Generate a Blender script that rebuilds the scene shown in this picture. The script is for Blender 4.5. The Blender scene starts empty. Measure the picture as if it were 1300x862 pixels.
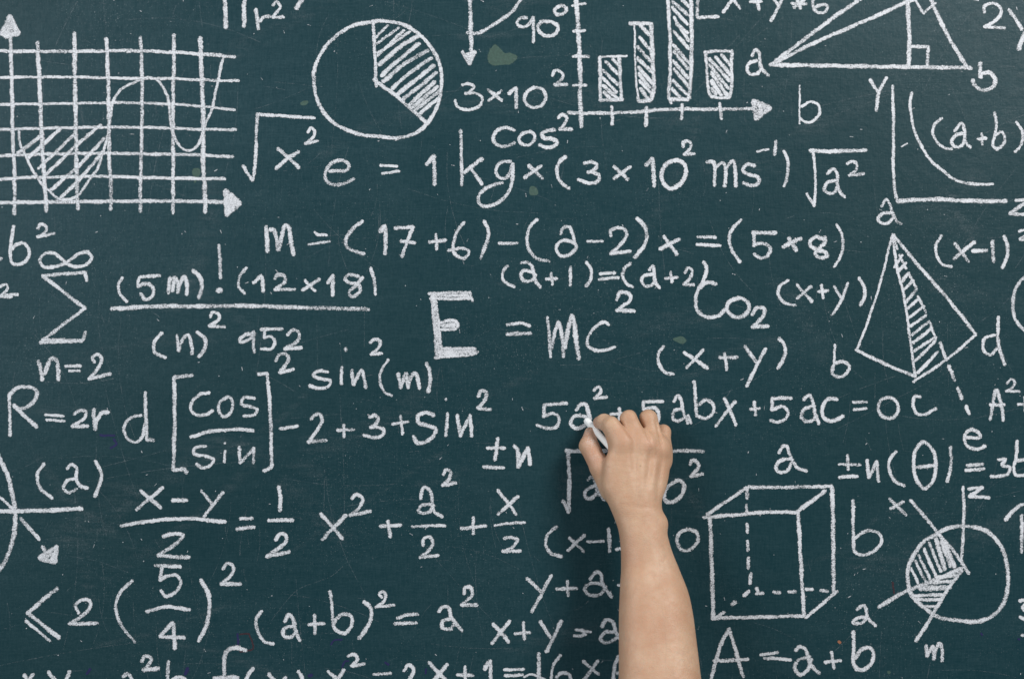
import bpy, math, random
import numpy as np
from mathutils import Vector

R = math.radians
scene = bpy.context.scene
COL = scene.collection

# ------------------------------------------------------------------ camera
CAM_D = 1.4444                       # metres from lens to board
CZ = 1.4                             # height of the picture's centre on the board
cam_data = bpy.data.cameras.new('camera')
cam_data.lens = 50.0
cam_data.sensor_width = 36.0
cam_data.clip_start = 0.05
cam_data.clip_end = 50.0
cam_data.dof.use_dof = True
cam_data.dof.focus_distance = CAM_D - 0.01
cam_data.dof.aperture_fstop = 6.3
cam = bpy.data.objects.new('camera', cam_data)
cam.location = (0.0, -CAM_D, CZ)
cam.rotation_euler = (R(90), 0, 0)
COL.objects.link(cam)
scene.camera = cam

# ------------------------------------------------------------------ light
world = bpy.data.worlds.new('World')
scene.world = world
world.use_nodes = True
bg = world.node_tree.nodes['Background']
bg.inputs['Color'].default_value = (0.86, 0.93, 1.0, 1)
bg.inputs['Strength'].default_value = 0.22


def area(name, loc, target, sx, sy, power, color):
    ld = bpy.data.lights.new(name, 'AREA')
    ld.shape = 'RECTANGLE'
    ld.size = sx
    ld.size_y = sy
    ld.energy = power
    ld.color = color
    o = bpy.data.objects.new(name, ld)
    o.location = loc
    o.rotation_euler = (Vector(target) - Vector(loc)).to_track_quat('-Z', 'Y').to_euler()
    COL.objects.link(o)
    return o


area('softbox_right', (1.45, -1.75, 2.75), (0.1, 0, 1.35), 0.75, 0.75, 55, (1.0, 0.985, 0.96))
area('softbox_left', (-1.75, -1.7, 2.15), (0, 0, 1.4), 1.2, 1.4, 33, (0.95, 0.98, 1.0))

scene.view_settings.view_transform = 'Standard'
scene.view_settings.look = 'None'
scene.view_settings.gamma = 1.0
scene.view_settings.exposure = 0.0
scene.view_settings.use_curve_mapping = False
scene.cycles.transparent_max_bounces = 32

S = 0.0008                           # metres on the board for one pixel of a 1300 px wide picture


def P(px, py, d=0.0):
    """board-plane layout point seen at (px, py) at depth d metres in front of the board"""
    k = (CAM_D - d) / CAM_D
    return ((px - 650) * S * k, -d, CZ - (py - 431) * S * k)


# ------------------------------------------------------------------ node helpers
class NT:
    def __init__(self, name):
        self.m = bpy.data.materials.new(name)
        self.m.use_nodes = True
        self.t = self.m.node_tree
        self.b = self.t.nodes['Principled BSDF']
        self.co = self.t.nodes.new('ShaderNodeTexCoord').outputs['Object']

    def n(self, kind, **kw):
        nd = self.t.nodes.new(kind)
        for k, v in kw.items():
            setattr(nd, k, v)
        return nd

    def link(self, a, b):
        if hasattr(a, 'links') or hasattr(a, 'is_linked'):
            self.t.links.new(a, b)
        else:
            b.default_value = a

    def mapping(self, scale=(1, 1, 1), rot=(0, 0, 0), loc=(0, 0, 0), src=None):
        m = self.n('ShaderNodeMapping')
        self.t.links.new(src or self.co, m.inputs['Vector'])
        m.inputs['Scale'].default_value = scale
        m.inputs['Rotation'].default_value = rot
        m.inputs['Location'].default_value = loc
        return m.outputs[0]

    def noise(self, scale, detail=2.0, rough=0.5, vec=None, dist=0.0):
        nd = self.n('ShaderNodeTexNoise')
        self.t.links.new(vec or self.co, nd.inputs['Vector'])
        nd.inputs['Scale'].default_value = scale
        nd.inputs['Detail'].default_value = detail
        nd.inputs['Roughness'].default_value = rough
        nd.inputs['Distortion'].default_value = dist
        return nd.outputs['Fac']

    def voro(self, scale, vec=None, feature='F1', out='Distance', rnd=1.0):
        nd = self.n('ShaderNodeTexVoronoi', feature=feature)
        self.t.links.new(vec or self.co, nd.inputs['Vector'])
        nd.inputs['Scale'].default_value = scale
        nd.inputs['Randomness'].default_value = rnd
        return nd.outputs[out]

    def math(self, op, a, b=0.0, c=None, clamp=False):
        nd = self.n('ShaderNodeMath', operation=op, use_clamp=clamp)
        self.link(a, nd.inputs[0])
        self.link(b, nd.inputs[1])
        if c is not None:
            self.link(c, nd.inputs[2])
        return nd.outputs[0]

    def rng(self, v, a, b, c=0.0, d=1.0):
        nd = self.n('ShaderNodeMapRange')
        self.t.links.new(v, nd.inputs[0])
        for i, x in enumerate((a, b, c, d)):
            self.link(x, nd.inputs[i + 1])
        return nd.outputs[0]

    def mix(self, f, a, b, blend='MIX'):
        nd = self.n('ShaderNodeMix', data_type='RGBA', blend_type=blend)
        self.link(f, nd.inputs['Factor'])
        for v, s in ((a, nd.inputs[6]), (b, nd.inputs[7])):
            if isinstance(v, tuple):
                s.default_value = (*v[:3], 1)
            else:
                self.t.links.new(v, s)
        return nd.outputs[2]

    def bump(self, h, strength, dist, normal=None):
        nd = self.n('ShaderNodeBump')
        nd.inputs['Strength'].default_value = strength
        nd.inputs['Distance'].default_value = dist
        self.t.links.new(h, nd.inputs['Height'])
        if normal is not None:
            self.t.links.new(normal, nd.inputs['Normal'])
        return nd.outputs[0]

    def set(self, **kw):
        for k, v in kw.items():
            s = self.b.inputs[k.replace('_', ' ')]
            if isinstance(v, tuple):
                s.default_value = (*v, 1) if len(v) == 3 and s.type == 'RGBA' else v
            else:
                self.link(v, s)


# ------------------------------------------------------------------ materials
def board_material():
    t = NT('chalkboard_paint')
    base = (0.0040, 0.0340, 0.0450)
    # painted weave of the board
    wx = t.noise(560, 2, 0.6, t.mapping((1, 1, 0.14)))
    wz = t.noise(560, 2, 0.6, t.mapping((0.14, 1, 1)))
    weave = t.math('ADD', wx, wz)
    grain = t.noise(900, 2, 0.6)
    # old wiped chalk: broad haze and streaky wipes
    haze = t.rng(t.noise(3.2, 4, 0.6, dist=0.4), 0.40, 0.70)
    wipe = t.rng(t.noise(14, 4, 0.65, t.mapping((0.6, 1, 3.5), rot=(0, R(12), 0)), dist=0.8), 0.45, 0.8)
    fine = t.rng(t.noise(420, 3, 0.7), 0.42, 0.78)
    hz = t.math('MULTIPLY', t.math('ADD', t.math('MULTIPLY', haze, 0.55), t.math('MULTIPLY', wipe, 0.55)), t.math('ADD', t.math('MULTIPLY', fine, 0.9), 0.25))
    wv = t.rng(weave, 0.75, 1.3, 0.0, 1.0)
    hz = t.math('ADD', hz, t.math('MULTIPLY', wv, 0.42))
    col = t.mix(t.math('MULTIPLY', hz, 0.30, clamp=True), base, (0.095, 0.165, 0.185))
    # blotchy paint
    col = t.mix(t.rng(t.noise(1.7, 2, 0.5), 0.35, 0.7, 0.0, 0.5), col, (0.0045, 0.029, 0.033))
    # specks of chalk dust, some pale, some bigger
    for sc, rad, keep, s in ((170, 0.10, 0.84, 0.45), (60, 0.05, 0.86, 0.7), (420, 0.22, 0.62, 0.22), (700, 0.3, 0.6, 0.14)):
        nd = t.n('ShaderNodeTexVoronoi')
        t.t.links.new(t.mapping((1, 1, 1), loc=(sc, 0.3, 1.1)), nd.inputs['Vector'])
        nd.inputs['Scale'].default_value = sc
        sep = t.n('ShaderNodeSeparateColor')
        t.t.links.new(nd.outputs['Color'], sep.inputs[0])
        near = t.rng(nd.outputs['Distance'], rad, rad * 0.5)
        k = t.math('MULTIPLY', near, t.rng(sep.outputs[0], keep, keep + 0.1))
        k = t.math('MULTIPLY', k, t.rng(t.noise(6, 3, 0.6), 0.45, 0.66, 0.12, 1.0))
        col = t.mix(t.math('MULTIPLY', k, s), col, (0.5, 0.54, 0.55))
    t.set(Base_Color=col, Roughness=t.rng(grain, 0.3, 0.7, 0.40, 0.50), Specular_IOR_Level=0.20)
    b1 = t.bump(t.noise(110, 3, 0.6), 0.45, 0.0009)
    b2 = t.bump(weave, 0.35, 0.00025, b1)
    b3 = t.bump(grain, 0.3, 0.00015, b2)
    t.t.links.new(b3, t.b.inputs['Normal'])
    return t.m


def chalk_material(name, tint=(0.82, 0.84, 0.88), amount=0.0, soft=0.17, edge_k=0.36, cap=1.0):
    """powder on a rough board: full in the middle of a stroke, broken up towards its edge"""
    t = NT(name)
    at = t.n('ShaderNodeAttribute', attribute_name='edge').outputs['Fac']
    g1 = t.noise(980, 2, 0.55)
    g2 = t.noise(1900, 2, 0.6)
    g3 = t.noise(70, 3, 0.6)
    g4 = t.noise(900, 2, 0.5, t.mapping((0.35, 1, 1.4), rot=(0, R(35), 0)))
    v = t.math('ADD', t.math('MULTIPLY', g1, 0.5), t.math('MULTIPLY', g2, 0.25))
    v = t.math('ADD', v, t.math('MULTIPLY', g4, 0.25))
    v = t.math('ADD', v, t.math('MULTIPLY', t.math('SUBTRACT', g3, 0.5), 0.30))
    e = t.math('POWER', at, 3.5)
    pr = t.n('ShaderNodeAttribute', attribute_name='press').outputs['Fac']
    thr = t.math('ADD', t.math('ADD', t.math('MULTIPLY', e, edge_k), pr), 0.350 + amount)
    a = t.rng(v, thr, t.math('ADD', thr, soft))
    a = t.math('MULTIPLY', a, cap)
    col = t.mix(t.rng(g2, 0.35, 0.65), tuple(c * 0.72 for c in tint), tint)
    t.set(Base_Color=col, Roughness=0.95, Specular_IOR_Level=0.1, Alpha=a)
    t.t.links.new(t.bump(t.math('ADD', g1, g2), 0.5, 0.0004), t.b.inputs['Normal'])
    return t.m


def simple(name, col, rough=0.7, noise_scale=200, var=0.25, bump=0.2, bd=0.0003):
    t = NT(name)
    f = t.noise(noise_scale, 4, 0.6)
    c = t.mix(t.rng(f, 0.3, 0.7), tuple(x * (1 - var) for x in col), tuple(min(1, x * (1 + var)) for x in col))
    t.set(Base_Color=c, Roughness=rough)
    t.t.links.new(t.bump(f, bump, bd), t.b.inputs['Normal'])
    return t.m


def patch_material(name, col, cap, rag=0.95):
    t = NT(name)
    at = t.n('ShaderNodeAttribute', attribute_name='edge').outputs['Fac']
    f = t.noise(400, 3, 0.6)
    f2 = t.noise(150, 4, 0.7)
    thr = t.math('SUBTRACT', 1.0, t.math('MULTIPLY', f2, rag))
    a = t.math('MULTIPLY', t.rng(at, thr, t.math('SUBTRACT', thr, 0.1)), cap)
    c = t.mix(t.rng(f, 0.3, 0.7), tuple(x * 0.8 for x in col), tuple(x * 1.25 for x in col))
    t.set(Base_Color=c, Roughness=0.7, Alpha=a)
    return t.m


M_BOARD = board_material()
M_CHALK = chalk_material('chalk_powder')
M_CHALK_FAINT = chalk_material('faint_chalk_smear', amount=0.10, soft=0.3, edge_k=0.2, cap=0.20)


def smear_material():
    t = NT('wiped_chalk_haze')
    at = t.n('ShaderNodeAttribute', attribute_name='edge').outputs['Fac']
    streak = t.rng(t.noise(60, 4, 0.7, t.mapping((0.5, 1, 3.0), rot=(0, R(-14), 0)), dist=0.3), 0.42, 0.78)
    grain = t.rng(t.noise(700, 3, 0.7), 0.40, 0.70)
    a = t.math('MULTIPLY', t.math('MULTIPLY', streak, grain), t.rng(at, 1.0, 0.3))
    t.set(Base_Color=(0.62, 0.66, 0.68), Roughness=0.95, Specular_IOR_Level=0.1, Alpha=t.math('MULTIPLY', a, 0.11))
    return t.m


M_SMEAR = smear_material()
M_WORN = patch_material('worn_green_paint', (0.048, 0.098, 0.078), 0.9)
M_INK_BLUE = patch_material('blue_ink', (0.008, 0.010, 0.075), 0.9, 0.3)
M_INK_RED = patch_material('dark_red_ink', (0.06, 0.018, 0.025), 0.6, 0.4)
M_EDGE = simple('board_edge_wood', (0.22, 0.13, 0.07))


def skin_material():
    t = NT('skin')
    big = t.noise(34, 3, 0.55)
    mid = t.noise(160, 3, 0.6)
    base = t.mix(t.rng(big, 0.35, 0.68), (0.52, 0.305, 0.190), (0.61, 0.400, 0.265))
    base = t.mix(t.rng(mid, 0.45, 0.75, 0.0, 0.35), base, (0.51, 0.265, 0.16))
    red = t.n('ShaderNodeAttribute', attribute_name='flush').outputs['Fac']
    base = t.mix(t.math('MULTIPLY', red, 0.8), base, (0.53, 0.24, 0.155))
    # faint veins and blotches, fine dark hair-like streaks along the arm
    vein = t.noise(26, 2, 0.4, t.mapping((1.6, 1, 0.45), rot=(0, R(-12), 0)), dist=1.2)
    vk = t.math('MULTIPLY', t.rng(t.math('ABSOLUTE', t.math('SUBTRACT', vein, 0.5)), 0.022, 0.0), 0.22)
    base = t.mix(vk, base, (0.40, 0.27, 0.19))
    hair = t.noise(520, 2, 0.6, t.mapping((1, 1, 0.12), rot=(0, R(28), 0)))
    base = t.mix(t.math('MULTIPLY', t.rng(hair, 0.66, 0.74), 0.13), base, (0.30, 0.18, 0.11))
    # moles and freckles
    nd = t.n('ShaderNodeTexVoronoi')
    t.t.links.new(t.co, nd.inputs['Vector'])
    nd.inputs['Scale'].default_value = 48
    sep = t.n('ShaderNodeSeparateColor')
    t.t.links.new(nd.outputs['Color'], sep.inputs[0])
    k = t.math('MULTIPLY', t.rng(nd.outputs['Distance'], 0.055, 0.025), t.rng(sep.outputs[0], 0.80, 0.84))
    base = t.mix(t.math('MULTIPLY', k, 0.5), base, (0.26, 0.13, 0.08))
    # chalk dust on the thumb
    dust = t.n('ShaderNodeAttribute', attribute_name='dust').outputs['Fac']
    dk = t.math('MULTIPLY', dust, t.rng(t.noise(900, 3, 0.6), 0.42, 0.6))
    base = t.mix(t.math('MULTIPLY', dk, 0.7), base, (0.75, 0.70, 0.66))
    t.set(Base_Color=base, Roughness=t.rng(mid, 0.3, 0.7, 0.42, 0.58), Specular_IOR_Level=0.42,
          Subsurface_Weight=0.14, Subsurface_Scale=0.006)
    t.b.inputs['Subsurface Radius'].default_value = (1.0, 0.35, 0.18)
    pores = t.voro(720, t.mapping((1, 1, 0.75)), feature='DISTANCE_TO_EDGE')
    wr = t.noise(230, 4, 0.65, t.mapping((0.6, 1, 1.5), rot=(0, R(12), 0)), dist=1.4)
    b1 = t.bump(wr, 0.45, 0.0009)
    b2 = t.bump(pores, 0.35, 0.0005, b1)
    t.t.links.new(b2, t.b.inputs['Normal'])
    return t.m


M_SKIN = skin_material()
M_NAIL = simple('fingernail', (0.68, 0.42, 0.33), 0.3, 300, 0.05, 0.05)
M_STICK = simple('chalk_stick_white', (0.93, 0.93, 0.92), 0.85, 900, 0.03, 0.3, 0.0002)


# ------------------------------------------------------------------ mesh helpers
def link_mesh(name, verts, faces, mat, parent=None, attrs=None, smooth=False):
    me = bpy.data.meshes.new(name)
    me.from_pydata([tuple(v) for v in verts], [], [tuple(f) for f in faces])
    me.materials.append(mat)
    for an, vals in (attrs or {}).items():
        a = me.attributes.new(an, 'FLOAT', 'POINT')
        a.data.foreach_set('value', np.asarray(vals, dtype=np.float32))
    if smooth:
        me.polygons.foreach_set('use_smooth', [True] * len(me.polygons))
    me.update()
    o = bpy.data.objects.new(name, me)
    COL.objects.link(o)
    if parent is not None:
        o.parent = parent
    return o


def catmull(pts, step):
    pts = [np.array(p, float) for p in pts]
    if len(pts) == 2:
        n = max(2, int(np.linalg.norm(pts[1] - pts[0]) / step))
        return [pts[0] + (pts[1] - pts[0]) * i / n for i in range(n + 1)]
    closed = np.linalg.norm(pts[0] - pts[-1]) < 1.3
    ext = ([pts[-2]] if closed else [2 * pts[0] - pts[1]]) + pts + ([pts[1]] if closed else [2 * pts[-1] - pts[-2]])
    out = []
    for i in range(1, len(ext) - 2):
        p0, p1, p2, p3 = ext[i - 1:i + 3]
        t0 = 0.0
        t1 = t0 + max(1e-3, np.linalg.norm(p1 - p0)) ** 0.5
        t2 = t1 + max(1e-3, np.linalg.norm(p2 - p1)) ** 0.5
        t3 = t2 + max(1e-3, np.linalg.norm(p3 - p2)) ** 0.5
        n = max(2, int(np.linalg.norm(p2 - p1) / step))
        for k in range(n):
            t = t1 + (t2 - t1) * k / n
            a1 = (t1 - t) / (t1 - t0) * p0 + (t - t0) / (t1 - t0) * p1
            a2 = (t2 - t) / (t2 - t1) * p1 + (t - t1) / (t2 - t1) * p2
            a3 = (t3 - t) / (t3 - t2) * p2 + (t - t2) / (t3 - t2) * p3
            b1 = (t2 - t) / (t2 - t0) * a1 + (t - t0) / (t2 - t0) * a2
            b2 = (t3 - t) / (t3 - t1) * a2 + (t - t1) / (t3 - t1) * a3
            out.append((t2 - t) / (t2 - t1) * b1 + (t - t1) / (t2 - t1) * b2)
    out.append(pts[-1])
    return out


rng = random.Random(11)
stack = [0]
PRESS = []                            # how lightly the chalk was pressed, per vertex


def ribbon(verts, faces, edge, pts, w, base=0.00012, wob=1.0):
    """one chalk stroke: a film with rounded ends; pts and w in layout pixels"""
    c = catmull(pts, 1.5)
    c = np.array(c)
    n = len(c)
    seg = np.linalg.norm(np.diff(c, axis=0), axis=1)
    s = np.concatenate([[0], np.cumsum(seg)])
    tan = np.gradient(c, axis=0)
    tan /= np.maximum(1e-9, np.linalg.norm(tan, axis=1))[:, None]
    nor = np.stack([-tan[:, 1], tan[:, 0]], 1)
    ph = [rng.uniform(0, 6.28) for _ in range(6)]
    wid = w * 0.5 * (1 + wob * (0.07 * np.sin(s * 0.13 + ph[0]) + 0.06 * np.sin(s * 0.37 + ph[1]) + 0.05 * np.sin(s * 0.9 + ph[2])))
    wid = wid * (1 + wob * np.array([rng.gauss(0, 0.05) for _ in range(n)]))
    off = wob * (np.array([rng.gauss(0, 0.13) for _ in range(n)]) + 0.22 * np.sin(s * 0.16 + ph[3]) + 0.14 * np.sin(s * 0.5 + ph[4]))
    c = c + nor * off[:, None]
    r0, r1 = wid[0], wid[-1]
    rows = []                                             # (centre, normal, halfwidth, centre-edge value)
    for a in (80, 55, 30):
        k = math.sin(R(a))
        rows.append((c[0] - tan[0] * r0 * k * 0.8, nor[0], r0 * math.cos(R(a)), k))
    for i in range(n):
        rows.append((c[i], nor[i], wid[i], 0.0))
    for a in (30, 55, 80):
        k = math.sin(R(a))
        rows.append((c[-1] + tan[-1] * r1 * k * 0.8, nor[-1], r1 * math.cos(R(a)), k))
    stack[0] = (stack[0] + 1) % 26
    p0, p1 = rng.gauss(-0.014, 0.014), rng.gauss(-0.006, 0.020)
    light = p0 + (p1 - p0) * s / max(s[-1], 1e-6) + 0.018 * np.sin(s * 0.09 + ph[5])
    z0 = base + stack[0] * 0.000012
    v0 = len(verts)
    for i, (p, q, hw, ce) in enumerate(rows):
        z = z0 + 0.00001 * i / len(rows)
        for side in (-1, 0, 1):
            x = p + q * hw * side
            verts.append(P(x[0], x[1], 0)[0:1] + (-z,) + P(x[0], x[1], 0)[2:3])
            edge.append(1.0 if side else ce)
            PRESS.append(light[min(n - 1, max(0, i - 3))])
    for i in range(len(rows) - 1):
        a = v0 + i * 3
        faces.append((a, a + 1, a + 4, a + 3))
        faces.append((a + 1, a + 2, a + 5, a + 4))


def tile_point(tile, tok):
    x, y = tok.split(',')
    ox = 325 * int(tile[0])
    oy = (0, 216, 432, 646)[int(tile[1])]
    return (float(x) / 3.99 + ox, float(y) / 3.99 + oy)


def parse_strokes(tile, text):
    out = []
    for st in text.split('/'):
        last = None
        for seg in st.split('!'):
            toks = seg.split()
            pts = [tile_point(tile, k) for k in toks]
            if not pts:
                continue
            if last is not None and (abs(pts[0][0] - last[0]) + abs(pts[0][1] - last[1])) > 0.3:
                pts = [last] + pts
            if len(pts) >= 2:
                out.append(pts)
            last = pts[-1]
    return out


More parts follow.
